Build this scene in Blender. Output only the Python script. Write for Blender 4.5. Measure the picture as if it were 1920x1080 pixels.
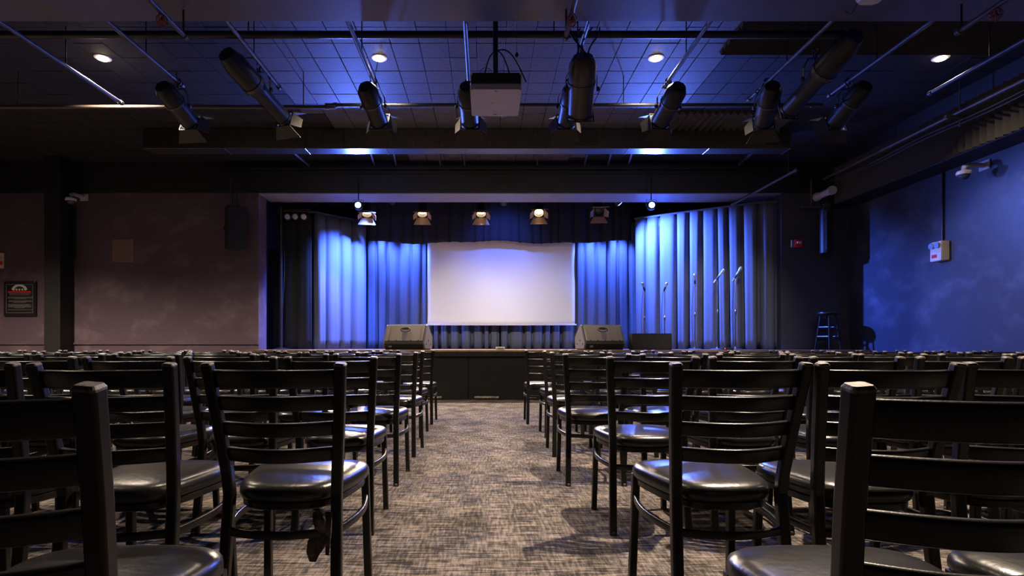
import bpy, math, random
from mathutils import Vector, Matrix
R = random.Random(7)
for o in list(bpy.data.objects):
    bpy.data.objects.remove(o)
scn = bpy.context.scene
COL = scn.collection

# ---------------------------------------------------------------- camera, world, exposure
F, CH = 1066.0, 0.894            # focal length in pixels of a 1920 px frame, eye height
cam = bpy.data.cameras.new('camera')
cam.sensor_width = 36.0
cam.lens = 36.0 * F / 1920.0
cam.shift_x = 50.0 / 1920.0
cam.shift_y = 108.0 / 1920.0
cam.clip_start = 0.02
camo = bpy.data.objects.new('camera', cam)
COL.objects.link(camo)
camo.location = (0, 0, CH)
camo.rotation_euler = (math.radians(90), 0, 0)
scn.camera = camo
scn.view_settings.view_transform = 'Standard'
scn.view_settings.look = 'None'
scn.view_settings.exposure = 0.0
scn.view_settings.gamma = 1.0
scn.view_settings.use_curve_mapping = False
world = bpy.data.worlds.new('world')
scn.world = world
world.use_nodes = True
world.node_tree.nodes['Background'].inputs[0].default_value = (0.55, 0.5, 0.62, 1)
world.node_tree.nodes['Background'].inputs[1].default_value = 0.0

WARM = (1.0, 0.80, 0.60)
STAGEWARM = (1.0, 0.90, 0.77)
BLUE = (0.075, 0.165, 1.0)
HOUSE = (0.10, 0.19, 1.0)
P_DOWN, P_FOH, P_BLUE, P_FRES, P_HOUSE = 430.0, 250.0, 6500.0, 480.0, 600.0

def at(px, py, y):               # point at depth y seen at a pixel of the photograph
    return Vector(((px - 910.0) * y / F, y, CH + (648.0 - py) * y / F))

def spot(name, loc, target, power, color, angle, blend=0.4, radius=0.035, parent=None):
    l = bpy.data.lights.new(name, 'SPOT')
    l.energy = power; l.color = color; l.spot_size = math.radians(angle)
    l.spot_blend = blend; l.shadow_soft_size = radius
    o = bpy.data.objects.new(name, l)
    COL.objects.link(o)
    o.location = loc
    o.rotation_euler = (Vector(target) - Vector(loc)).to_track_quat('-Z', 'Y').to_euler()
    if parent is not None:
        bpy.context.view_layer.update()
        o.parent = parent
        o.matrix_parent_inverse = parent.matrix_world.inverted()
    return o

# ---------------------------------------------------------------- materials
def mat(name, base, rough=0.5, metal=0.0, spec=0.5, noise=None, bump=None, emit=None, coat=0.0):
    """noise=(scale, other colour, low, high, stretch); bump=(scale, strength)"""
    m = bpy.data.materials.new(name)
    m.use_nodes = True
    nt = m.node_tree
    b = nt.nodes['Principled BSDF']
    b.inputs['Base Color'].default_value = (*base, 1)
    b.inputs['Roughness'].default_value = rough
    b.inputs['Metallic'].default_value = metal
    b.inputs['Specular IOR Level'].default_value = spec
    b.inputs['Coat Weight'].default_value = coat
    tc = nt.nodes.new('ShaderNodeTexCoord')
    if noise:
        sc, c2, lo, hi, st = noise
        mp = nt.nodes.new('ShaderNodeMapping')
        mp.inputs['Scale'].default_value = st
        n = nt.nodes.new('ShaderNodeTexNoise')
        n.inputs['Scale'].default_value = sc
        n.inputs['Detail'].default_value = 6
        n.inputs['Roughness'].default_value = 0.62
        r = nt.nodes.new('ShaderNodeValToRGB')
        r.color_ramp.elements[0].position = lo
        r.color_ramp.elements[1].position = hi
        r.color_ramp.elements[0].color = (*base, 1)
        r.color_ramp.elements[1].color = (*c2, 1)
        nt.links.new(tc.outputs['Object'], mp.inputs['Vector'])
        nt.links.new(mp.outputs[0], n.inputs['Vector'])
        nt.links.new(n.outputs['Fac'], r.inputs['Fac'])
        nt.links.new(r.outputs['Color'], b.inputs['Base Color'])
    if bump:
        n2 = nt.nodes.new('ShaderNodeTexNoise')
        n2.inputs['Scale'].default_value = bump[0]
        n2.inputs['Detail'].default_value = 4
        bp = nt.nodes.new('ShaderNodeBump')
        bp.inputs['Strength'].default_value = bump[1]
        bp.inputs['Distance'].default_value = 0.01
        nt.links.new(tc.outputs['Object'], n2.inputs['Vector'])
        nt.links.new(n2.outputs['Fac'], bp.inputs['Height'])
        nt.links.new(bp.outputs['Normal'], b.inputs['Normal'])
    if emit:
        b.inputs['Emission Color'].default_value = (*emit[0], 1)
        b.inputs['Emission Strength'].default_value = emit[1]
    return m

def carpet_material():
    m = bpy.data.materials.new('carpet')
    m.use_nodes = True
    nt = m.node_tree
    b = nt.nodes['Principled BSDF']
    b.inputs['Roughness'].default_value = 0.95
    b.inputs['Specular IOR Level'].default_value = 0.15
    tc = nt.nodes.new('ShaderNodeTexCoord')
    def noise(scale, stretch, detail=5, rough=0.6):
        mp = nt.nodes.new('ShaderNodeMapping')
        mp.inputs['Scale'].default_value = stretch
        n = nt.nodes.new('ShaderNodeTexNoise')
        n.inputs['Scale'].default_value = scale
        n.inputs['Detail'].default_value = detail
        n.inputs['Roughness'].default_value = rough
        nt.links.new(tc.outputs['Object'], mp.inputs['Vector'])
        nt.links.new(mp.outputs[0], n.inputs['Vector'])
        return n.outputs['Fac']
    def mth(op, a, bb):
        n = nt.nodes.new('ShaderNodeMath'); n.operation = op
        for i, v in enumerate((a, bb)):
            if isinstance(v, (int, float)):
                n.inputs[i].default_value = v
            else:
                nt.links.new(v, n.inputs[i])
        return n.outputs[0]
    a = noise(16, (0.45, 4.0, 1))          # streaks across the room
    c = noise(16, (4.5, 0.6, 1))           # streaks along the room
    d = noise(3.0, (1.3, 1, 1), 4)
    e = noise(330, (1, 1, 1), 2)          # tuft grain
    s = mth('ADD', mth('MULTIPLY', a, 0.60), mth('MULTIPLY', c, 0.42))
    s = mth('ADD', s, mth('SUBTRACT', mth('MULTIPLY', d, 0.30), 0.16))
    s = mth('ADD', s, mth('MULTIPLY', mth('SUBTRACT', e, 0.5), 0.42))
    r = nt.nodes.new('ShaderNodeValToRGB')
    r.color_ramp.elements[0].position = 0.42
    r.color_ramp.elements[0].color = (0.022, 0.020, 0.020, 1)
    r.color_ramp.elements[1].position = 0.64
    r.color_ramp.elements[1].color = (0.31, 0.26, 0.222, 1)
    k = r.color_ramp.elements.new(0.50)
    k.color = (0.098, 0.083, 0.073, 1)
    nt.links.new(s, r.inputs['Fac'])
    nt.links.new(r.outputs['Color'], b.inputs['Base Color'])
    bp = nt.nodes.new('ShaderNodeBump')
    bp.inputs['Strength'].default_value = 0.5
    bp.inputs['Distance'].default_value = 0.004
    nt.links.new(e, bp.inputs['Height'])
    nt.links.new(bp.outputs['Normal'], b.inputs['Normal'])
    return m

M = {}
M['carpet'] = carpet_material()
M['frame'] = mat('black_metal', (0.0065, 0.0062, 0.006), 0.30, 0, 0.50, noise=(60, (0.014, 0.012, 0.011), 0.55, 0.75, (1, 1, 1)), bump=(220, 0.05))
M['cap'] = mat('worn_cap', (0.20, 0.18, 0.165), 0.5, noise=(90, (0.05, 0.046, 0.043), 0.45, 0.6, (1, 1, 1)))
M['vinyl'] = mat('black_vinyl', (0.010, 0.0092, 0.0092), 0.29, 0, 0.62, noise=(14, (0.017, 0.016, 0.0155), 0.55, 0.75, (1, 1, 1)), bump=(45, 0.10))
M['foot'] = mat('grey_plastic', (0.10, 0.09, 0.085), 0.5)
M['wear'] = mat('worn_tape', (0.16, 0.13, 0.11), 0.8, noise=(30, (0.03, 0.025, 0.02), 0.4, 0.6, (1, 1, 1)), bump=(40, 0.5))
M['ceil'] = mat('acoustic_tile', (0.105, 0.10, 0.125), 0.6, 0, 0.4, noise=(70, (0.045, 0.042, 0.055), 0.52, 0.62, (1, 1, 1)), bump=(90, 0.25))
M['ceil_shade'] = mat('shaded_tile', (0.022, 0.021, 0.024), 0.7, 0, 0.3, noise=(70, (0.014, 0.014, 0.016), 0.52, 0.62, (1, 1, 1)), bump=(90, 0.25))  # same tiles, with the shadow on the ceiling put into the colour
M['ceil_gap'] = mat('ceiling_backing', (0.006, 0.006, 0.007), 0.9)
M['soffit'] = mat('soffit_paint', (0.10, 0.10, 0.165), 0.38, 0, 0.5, noise=(1.5, (0.082, 0.082, 0.14), 0.4, 0.7, (1, 1, 1)), bump=(40, 0.06))
M['black'] = mat('black_paint', (0.011, 0.011, 0.012), 0.5, 0, 0.4, noise=(5, (0.018, 0.017, 0.017), 0.45, 0.7, (1, 1, 1)), bump=(60, 0.05))
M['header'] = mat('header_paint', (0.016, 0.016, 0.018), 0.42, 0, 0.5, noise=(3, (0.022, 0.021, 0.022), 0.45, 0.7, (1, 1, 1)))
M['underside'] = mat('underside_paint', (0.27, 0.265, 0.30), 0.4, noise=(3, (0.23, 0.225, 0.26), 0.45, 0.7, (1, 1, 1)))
M['duct'] = mat('duct_metal', (0.075, 0.064, 0.056), 0.34, 0.6, 0.5, noise=(6, (0.045, 0.04, 0.036), 0.4, 0.65, (14, 1, 1)))
M['wall'] = mat('wall_paint', (0.100, 0.070, 0.094), 0.40, 0, 0.5, noise=(1.9, (0.175, 0.128, 0.15), 0.52, 0.72, (1, 1, 1.3)), bump=(7, 0.18))
M['wallr'] = mat('wall_paint_blue', (0.034, 0.038, 0.058), 0.38, 0, 0.5, noise=(2.1, (0.085, 0.088, 0.125), 0.50, 0.74, (1, 1, 1.5)), bump=(7, 0.2))
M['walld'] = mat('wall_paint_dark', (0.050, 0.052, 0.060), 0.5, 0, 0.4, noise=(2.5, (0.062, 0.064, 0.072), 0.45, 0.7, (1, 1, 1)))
M['patch'] = mat('bare_plaster', (0.24, 0.15, 0.125), 0.8, noise=(20, (0.17, 0.11, 0.095), 0.4, 0.7, (1, 1, 1)))
M['curtain'] = mat('velour', (0.105, 0.112, 0.145), 0.9, 0, 0.2, noise=(240, (0.075, 0.082, 0.11), 0.4, 0.7, (1, 1, 1)), bump=(300, 0.2))
M['valance'] = mat('dark_velour', (0.022, 0.024, 0.038), 0.85, 0, 0.25, bump=(260, 0.2))
M['blackdrape'] = mat('black_drape', (0.018, 0.018, 0.018), 0.9, 0, 0.2, bump=(260, 0.2))
M['screen'] = mat('screen_cloth', (0.80, 0.79, 0.78), 0.75, 0, 0.2, bump=(1.6, 0.10))
M['screenbar'] = mat('screen_bar', (0.6, 0.6, 0.62), 0.4)
M['wood'] = mat('stage_wood', (0.20, 0.13, 0.09), 0.5, 0, 0.4, noise=(8, (0.11, 0.075, 0.055), 0.4, 0.65, (1, 9, 1)))
M['stageblack'] = mat('stage_front_paint', (0.008, 0.0078, 0.008), 0.6, 0, 0.3, noise=(4, (0.013, 0.012, 0.0125), 0.45, 0.7, (1, 1, 1)))
M['bare'] = mat('chipped_wood', (0.45, 0.36, 0.27), 0.8, noise=(30, (0.2, 0.15, 0.11), 0.4, 0.6, (1, 1, 1)))
M['wedge'] = mat('wedge_plastic', (0.20, 0.175, 0.15), 0.55, 0, 0.4, bump=(350, 0.25))
M['wedgeside'] = mat('wedge_side_plastic', (0.11, 0.10, 0.125), 0.6, bump=(350, 0.25))
M['rubber'] = mat('black_rubber', (0.006, 0.006, 0.006), 0.6)
M['fixture'] = mat('fixture_black', (0.014, 0.014, 0.015), 0.4, 0.2, 0.5, noise=(25, (0.022, 0.021, 0.02), 0.5, 0.7, (1, 1, 1)))
M['fixmetal'] = mat('fixture_bronze', (0.10, 0.085, 0.09), 0.35, 0.6)
M['door'] = mat('barn_door_inside', (0.055, 0.046, 0.038), 0.45, 0.2)
M['bronze'] = mat('bronze_flap', (0.30, 0.20, 0.14), 0.5, 0.2)
M['pipe'] = mat('steel_pipe', (0.075, 0.075, 0.09), 0.38, 0.4, noise=(20, (0.05, 0.05, 0.06), 0.4, 0.7, (1, 1, 1)))
M['pipebrown'] = mat('brown_pipe', (0.09, 0.066, 0.054), 0.45, 0.3)
M['pipeblack'] = mat('black_pipe', (0.014, 0.014, 0.015), 0.4, 0.2)
M['foam'] = mat('acoustic_foam', (0.075, 0.066, 0.062), 0.95, 0, 0.1, bump=(300, 0.3))
M['white'] = mat('white_plastic', (0.62, 0.58, 0.60), 0.4, noise=(6, (0.5, 0.47, 0.48), 0.4, 0.7, (1, 1, 1)))
M['cream'] = mat('cream_plastic', (0.62, 0.53, 0.38), 0.5)
M['red'] = mat('red_plastic', (0.65, 0.012, 0.015), 0.35)
M['darkred'] = mat('red_brass', (0.22, 0.04, 0.04), 0.35, 0.5)
M['grey'] = mat('grey_box', (0.16, 0.17, 0.16), 0.5)
M['projector'] = mat('projector_shell', (0.42, 0.37, 0.50), 0.45, 0, 0.4, noise=(9, (0.35, 0.31, 0.42), 0.5, 0.8, (1, 1, 1)))
M['projback'] = mat('projector_back', (0.012, 0.012, 0.013), 0.6)
M['chrome'] = mat('chrome', (0.55, 0.55, 0.56), 0.22, 1.0)
M['mic'] = mat('mic_grille', (0.40, 0.40, 0.42), 0.4, 0.7, bump=(500, 0.5))
M['stool'] = mat('stool_black', (0.006, 0.006, 0.006), 0.35)
M['posterblack'] = mat('poster_black', (0.008, 0.008, 0.009), 0.3)
M['posterwhite'] = mat('poster_print', (0.50, 0.48, 0.46), 0.6)
M['postergrey'] = mat('poster_small_print', (0.17, 0.165, 0.165), 0.6)
M['glowwarm'] = mat('lit_lens', (0.8, 0.7, 0.5), 0.3, emit=((1.0, 0.72, 0.42), 14.0))
M['glowpar'] = mat('lit_par_lens', (0.8, 0.7, 0.5), 0.3, emit=((1.0, 0.80, 0.55), 60.0))
M['glowdown'] = mat('lit_downlight', (0.8, 0.7, 0.5), 0.3, emit=((1.0, 0.80, 0.55), 30.0))
M['glowblue'] = mat('lit_blue_led', (0.1, 0.2, 0.8), 0.3, emit=((0.12, 0.35, 1.0), 22.0))
M['glowred'] = mat('lit_red_led', (0.5, 0.02, 0.02), 0.3, emit=((1.0, 0.05, 0.03), 3.0))
M['lensdark'] = mat('unlit_lens', (0.05, 0.06, 0.08), 0.1)
M['blueglass'] = mat('bluish_lens', (0.35, 0.42, 0.6), 0.25)

# ---------------------------------------------------------------- mesh builder
class MB:
    def __init__(s):
        s.v = []; s.f = []
    def add(s, vs, fs):
        n = len(s.v)
        s.v += [tuple(v) for v in vs]
        s.f += [tuple(i + n for i in f) for f in fs]
        return s
    def box(s, c, size, mtx=None, bev=0.0):
        hx, hy, hz = (k / 2 for k in size)
        if bev <= 0:
            vs = [Vector((x, y, z)) for z in (-hz, hz) for y in (-hy, hy) for x in (-hx, hx)]
            fs = [(0, 2, 3, 1), (4, 5, 7, 6), (0, 1, 5, 4), (2, 6, 7, 3), (0, 4, 6, 2), (1, 3, 7, 5)]
        else:
            b = min(bev, hx * .9, hy * .9, hz * .9)
            vs = []; fs = []
            def ring(ex, ey, z):
                i = len(vs)
                for (sx, sy) in ((1, 1), (-1, 1), (-1, -1), (1, -1)):
                    p = [(sx * ex, sy * (ey - b)), (sx * (ex - b), sy * ey)]
                    if sx * sy < 0: p.reverse()
                    for q in p: vs.append(Vector((q[0], q[1], z)))
                return list(range(i, i + 8))
            r = [ring(hx - b, hy - b, -hz), ring(hx, hy, -hz + b), ring(hx, hy, hz - b), ring(hx - b, hy - b, hz)]
            fs.append(tuple(reversed(r[0]))); fs.append(tuple(r[3]))
            for a, c2 in zip(r, r[1:]):
                for k in range(8):
                    fs.append((a[k], a[(k + 1) % 8], c2[(k + 1) % 8], c2[k]))
        c = Vector(c)
        vs = [(mtx @ v if mtx else v) + c for v in vs]
        return s.add(vs, fs)
    def sweep(s, pts, prof, up=(0, 0, 1), scales=None, cap=True):
        """prof: list of (a, b), a along side vector, b along up"""
        pts = [Vector(p) for p in pts]; up = Vector(up); n = len(pts); k = len(prof)
        vs = []
        for i, p in enumerate(pts):
            t = (pts[min(i + 1, n - 1)] - pts[max(i - 1, 0)]).normalized()
            side = t.cross(up)
            side = side.normalized() if side.length > 1e-5 else Vector((1, 0, 0))
            u = side.cross(t).normalized()
            sc = scales[i] if scales else 1.0
            for a, b in prof:
                vs.append(p + side * a * sc + u * b * sc)
        fs = []
        for i in range(n - 1):
            for j in range(k):
                j2 = (j + 1) % k
                fs.append((i * k + j, i * k + j2, (i + 1) * k + j2, (i + 1) * k + j))
        if cap:
            fs.append(tuple(range(k - 1, -1, -1)))
            fs.append(tuple((n - 1) * k + j for j in range(k)))
        return s.add(vs, fs)
    def tube(s, pts, r, n=8, scales=None):
        pts = [Vector(p) for p in pts]
        t = pts[-1] - pts[0]
        up = (0, 0, 1) if abs(t.normalized().z) < 0.9 else (0, 1, 0)
        return s.sweep(pts, [(r * math.cos(2 * math.pi * j / n), r * math.sin(2 * math.pi * j / n)) for j in range(n)], up, scales)
    def lathe(s, prof, mtx=None, n=20, cap=True):
        """prof: (radius, height) along local Z"""
        vs = []; fs = []
        for r, h in prof:
            for j in range(n):
                a = 2 * math.pi * j / n
                v = Vector((r * math.cos(a), r * math.sin(a), h))
                vs.append(mtx @ v if mtx else v)
        for i in range(len(prof) - 1):
            for j in range(n):
                j2 = (j + 1) % n
                fs.append((i * n + j, i * n + j2, (i + 1) * n + j2, (i + 1) * n + j))
        if cap:
            fs.append(tuple(range(n - 1, -1, -1)))
            fs.append(tuple((len(prof) - 1) * n + j for j in range(n)))
        return s.add(vs, fs)
    def prism(s, poly, axis_pts):
        """poly (a, b) extruded between two offsets: axis_pts=(fn(a, b, 0), fn(a, b, 1))"""
        k = len(poly)
        vs = [axis_pts(a, b, 0) for a, b in poly] + [axis_pts(a, b, 1) for a, b in poly]
        fs = [tuple(range(k - 1, -1, -1)), tuple(range(k, 2 * k))]
        for j in range(k):
            j2 = (j + 1) % k
            fs.append((j, j2, k + j2, k + j))
        return s.add(vs, fs)
    def mesh(s, name, m, smooth=False, flatw=None):
        me = bpy.data.meshes.new(name)
        me.from_pydata(s.v, [], s.f)
        me.update()
        import bmesh
        bm = bmesh.new(); bm.from_mesh(me)
        bmesh.ops.recalc_face_normals(bm, faces=bm.faces)
        if smooth:
            for f in bm.faces: f.smooth = flatw is None or min(e.calc_length() for e in f.edges) < flatw
            for e in bm.edges:
                if len(e.link_faces) == 2 and e.calc_face_angle() > math.radians(38): e.smooth = False
        bm.to_mesh(me); bm.free()
        me.materials.append(M[m])
        return me
    def build(s, name, m, parent=None, smooth=False):
        return link(name, s.mesh(name, m, smooth), parent)

def link(name, data, parent=None):
    o = bpy.data.objects.new(name, data)
    COL.objects.link(o)
    if parent is not None: o.parent = parent
    return o

def tag(o, label=None, cat=None, group=None, kind=None):
    if label: o['label'] = label
    if cat: o['category'] = cat
    if group: o['group'] = group
    if kind: o['kind'] = kind
    return o

def thing(name, label, cat, loc=(0, 0, 0), rz=0.0, group=None):
    o = bpy.data.objects.new(name, None)
    o.empty_display_size = 0.05
    COL.objects.link(o)
    o.location = loc; o.rotation_euler = (0, 0, rz)
    return tag(o, label, cat, group)

def chamfer(w, h, b):
    w /= 2; h /= 2
    return [(w, h - b), (w - b, h), (-w + b, h), (-w, h - b), (-w, -h + b), (-w + b, -h), (w - b, -h), (w, -h + b)]

def rounded(w, h, r, n=3):
    p = []
    for cx, cy, a0 in ((w / 2 - r, h / 2 - r, 0), (-w / 2 + r, h / 2 - r, 90), (-w / 2 + r, -h / 2 + r, 180), (w / 2 - r, -h / 2 + r, 270)):
        for k in range(n + 1):
            a = math.radians(a0 + 90 * k / n)
            p.append((cx + r * math.cos(a), cy + r * math.sin(a)))
    return p

def curve_pts(fn, n):
    return [fn(i / (n - 1)) for i in range(n)]

# ---------------------------------------------------------------- the room
XL, XR, YB, WALL, HC = -9.2, 6.34, -4.0, 9.9, 4.10
STZ, STY = 0.823, 9.34           # stage height and front
OPL, OPR, HDZ = -3.95, 5.15, 3.55
YS = 13.2                        # back of the stage
SOY, SOZ = 4.83, 3.65            # far edge and height of the dropped soffit

def struct(name, mb, m, smooth=False):
    return tag(mb.build(name, m, None, smooth), kind='structure')

struct('floor', MB().box(((XL + XR) / 2, (YB + YS) / 2, -0.05), (XR - XL + .4, YS - YB + .4, 0.1)), 'carpet')
struct('wall_left', MB().box((XL - .1, (YB + WALL) / 2, HC / 2), (0.2, WALL - YB, HC)), 'wall')
struct('wall_right', MB().box((XR + .1, (YB + WALL) / 2, HC / 2), (0.2, WALL - YB, HC)), 'wallr')
struct('wall_back', MB().box(((XL + XR) / 2, YB - .1, HC / 2), (XR - XL + .4, 0.2, HC)), 'black')
struct('wall_front_left', MB().box(((XL + OPL) / 2, WALL + .18, HDZ / 2), (OPL - XL, 0.36, HDZ)), 'wall')
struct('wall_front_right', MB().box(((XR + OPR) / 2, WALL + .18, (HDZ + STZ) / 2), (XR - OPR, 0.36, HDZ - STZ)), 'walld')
struct('wall_stage_left', MB().box((OPL - .75, (WALL + YS) / 2 + .2, HC / 2), (0.2, YS - WALL, HC)), 'walld')
struct('wall_stage_right', MB().box((XR + .1, (WALL + YS) / 2 + .2, HC / 2), (0.2, YS - WALL, HC)), 'black')
struct('wall_stage_back', MB().box((.7, YS + .1, HC / 2), (12, 0.2, HC)), 'black')
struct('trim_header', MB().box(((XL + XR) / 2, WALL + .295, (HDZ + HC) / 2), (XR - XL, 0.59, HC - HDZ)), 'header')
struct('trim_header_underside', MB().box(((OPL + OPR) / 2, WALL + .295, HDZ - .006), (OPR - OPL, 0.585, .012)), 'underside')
struct('trim_pillar', MB().box((-7.30, WALL - .16, HC / 2), (0.27, 0.32, HC)), 'black')
struct('trim_header_ledge', MB().box((.2, WALL - .045, 3.955), (9.6, 0.09, 0.03)).box((.2, WALL - .02, 3.90), (9.6, 0.04, 0.05)), 'black')
struct('trim_soffit', MB().box(((XL + XR) / 2, (YB + SOY) / 2, (SOZ + HC) / 2), (XR - XL, SOY - YB, HC - SOZ)), 'soffit')
struct('baseboard_right', MB().box(((OPR + XR) / 2 + .0, WALL - .012, STZ + .055), (XR - OPR, 0.024, 0.11)), 'walld')
struct('baseboard_left', MB().box(((XL + OPL) / 2, WALL - .012, .93), (OPL - XL, 0.03, 0.03)), 'wall')

struct('floor_wing', MB().box((OPL - .325, (WALL + .36 + YS) / 2, STZ / 2), (.64, YS - WALL - .38, STZ)), 'black')
# ceiling of square tiles
ceiling = struct('ceiling', MB().box(((XL + XR) / 2, (SOY + YS) / 2, HC + .065), (XR - XL, YS - SOY, 0.1)), 'ceil_gap')
T = 0.305
tile_mesh = MB().box((0, 0, 0), (T - .007, T - .007, .018), None, .003).mesh('tile', 'ceil')
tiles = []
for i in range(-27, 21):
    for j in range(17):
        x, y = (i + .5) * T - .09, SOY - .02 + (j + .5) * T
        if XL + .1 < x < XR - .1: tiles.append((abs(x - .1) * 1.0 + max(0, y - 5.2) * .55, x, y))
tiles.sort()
tile_shade = MB().box((0, 0, 0), (T - .007, T - .007, .018), None, .003).mesh('tile', 'ceil_shade')
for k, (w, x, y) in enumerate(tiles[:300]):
    o = link('tile', tile_mesh if -2.5 < x < 2.6 else tile_shade, ceiling)  # tiles to either side get the shade-darkened colour
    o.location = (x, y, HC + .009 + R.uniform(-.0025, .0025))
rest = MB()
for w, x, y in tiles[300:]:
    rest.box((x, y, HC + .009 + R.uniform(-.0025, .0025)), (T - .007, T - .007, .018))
tag(rest.build('tile_field', 'ceil_shade', ceiling), kind='stuff')

# stage
st = thing('stage', 'low black-fronted stage with worn wooden floor edge facing the chairs', 'stage', (0, STY, 0))
SX0, SX1 = OPL + .01, XR - .01
def stl(x, y, z): return (x, y - STY, z)
MB().box(stl((SX0 + SX1) / 2, (STY + YS) / 2 - .02, STZ - .02), (SX1 - SX0, YS - STY - .04, .04), None, .006).build('floor_deck', 'wood', st)
MB().box(stl((SX0 + SX1) / 2, STY + .01, STZ - .075), (SX1 - SX0, .03, .06)).build('edge_trim', 'black', st)
pw = 1.22
x = SX0
while x < SX1 - .05:
    x2 = min(x + pw, SX1)
    MB().box(stl((x + x2) / 2, STY + .04, .36), (x2 - x - .006, .03, .71), None, .003).build('front_panel', 'stageblack', st)
    x = x2
for cx, w in ((-.87, .30), (.02, .40), (.75, .18)):
    MB().box(stl(cx, STY + .022, .045), (w, .012, .03)).build('chipped_strip', 'bare', st)

# ---------------------------------------------------------------- chairs
def chair_meshes():
    d = {}
    pr = rounded(.034, .030, .006)
    for s in (-1, 1):
        pts = [(s * .178, -.222, 0), (s * .172, -.188, .25), (s * .168, -.170, .43), (s * .172, -.178, .50), (s * .186, -.212, .67), (s * .200, -.252, .835)]
        d['cap', s] = MB().sweep([(s * .200, -.252, .8345), (s * .2003, -.2527, .838), (s * .2006, -.2535, .8425)], pr, (0, 1, 0), [1.02, 1.02, .82]).mesh('post_cap', 'cap')
        d['post', s] = MB().sweep(pts, pr, (0, 1, 0)).mesh('post', 'frame', True, .009)
        d['leg', s] = MB().sweep([(s * .190, .205, 0), (s * .186, .195, .20), (s * .182, .185, .415)], rounded(.028, .028, .005), (0, 1, 0)).mesh('leg', 'frame', True, .009)
        d['foot', s, 0] = MB().lathe([(.015, 0), (.017, .004), (.017, .014), (.014, .018)], Matrix.Translation((s * .178, -.222, 0)), 10).mesh('foot', 'foot')
        d['foot', s, 1] = MB().lathe([(.014, 0), (.016, .004), (.016, .014), (.013, .018)], Matrix.Translation((s * .190, .205, 0)), 10).mesh('foot', 'foot')
        sp = curve_pts(lambda t: (s * (.170 + .014 * t + .030 * math.sin(math.pi * t)), -.178 + .366 * t, .315 + .012 * t), 9)
        d['side', s] = MB().sweep(sp, rounded(.014, .026, .005), (0, 0, 1)).mesh('side_stretcher', 'frame', True)
    d['rear'] = MB().sweep(curve_pts(lambda t: (-.17 + .34 * t, -.180 - .045 * math.sin(math.pi * t), .315), 11), rounded(.014, .026, .005)).mesh('rear_stretcher', 'frame', True)
    for i, (zt, h) in enumerate(((.823, .056), (.744, .047), (.663, .046), (.582, .046))):
        zc = zt - h / 2
        def wy(z):
            if z < .67: t = (z - .50) / .17; return (.172 + .014 * t, -.178 - .034 * t)
            t = (z - .67) / .165; return (.186 + .014 * t, -.212 - .040 * t)
        hx, y0 = wy(zc)
        hx -= .012
        pts = curve_pts(lambda t: (-hx + 2 * hx * t, y0 + .006 - .058 * math.sin(math.pi * t), zc), 15)
        d['slat', i] = MB().sweep(pts, rounded(.017, h, .0075), (0, -.24, 1)).mesh('slat', 'frame', True)
    # padded seat
    def outline(a):
        c, s_ = math.cos(a), math.sin(a)
        n = 4.3
        r = (abs(c) ** n + abs(s_) ** n) ** (-1 / n)
        u, v = r * c, r * s_
        hw = .190 + .031 * v
        return Vector((u * hw * (1 - .03 * (v < -.3) * abs(v)), .022 + v * .212 + .012 * (1 - u * u) * (1 if v > 0 else -1), 0))
    NS = 40
    vs = []; fs = []
    prof = [(.92, .408), (.972, .411), (.997, .420), (1.0, .431), (.992, .442), (.968, .451), (.92, .458), (.83, .463), (.68, .467), (.45, .470), (.18, .4715)]
    for sc, z in prof:
        for k in range(NS):
            p = outline(2 * math.pi * k / NS)
            vs.append((p.x * sc, .022 + (p.y - .022) * sc, z))
    for i in range(len(prof) - 1):
        for k in range(NS):
            k2 = (k + 1) % NS
            fs.append((i * NS + k, i * NS + k2, (i + 1) * NS + k2, (i + 1) * NS + k))
    fs.append(tuple(range(NS - 1, -1, -1))); fs.append(tuple((len(prof) - 1) * NS + k for k in range(NS)))
    d['seat'] = MB().add(vs, fs).mesh('seat', 'vinyl', True)
    ring = []
    for k in range(29):
        p = outline(2 * math.pi * k / 28)
        ring.append((p.x * .90, .022 + (p.y - .022) * .91, .395))
    d['ring'] = MB().sweep(ring, chamfer(.018, .026, .004), (0, 0, 1), None, False).mesh('seat_frame', 'frame', True)
    return d
CM = chair_meshes()

def make_chair(label, x, y, rz, feet):
    t = thing('ladder_back_chair', label, 'chair', (x, y, 0), rz, 'black ladder-back chairs in rows')
    link('seat', CM['seat'], t)
    link('seat_frame', CM['ring'], t)
    for s in (-1, 1):
        p = link('post', CM['post', s], t)
        link('post_cap', CM['cap', s], p)
        l = link('leg', CM['leg', s], t)
        if feet:
            link('foot', CM['foot', s, 0], p); link('foot', CM['foot', s, 1], l)
        link('side_stretcher', CM['side', s], t)
    link('rear_stretcher', CM['rear'], t)
    for i in range(4): link('slat', CM['slat', i], t)
    return t

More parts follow.
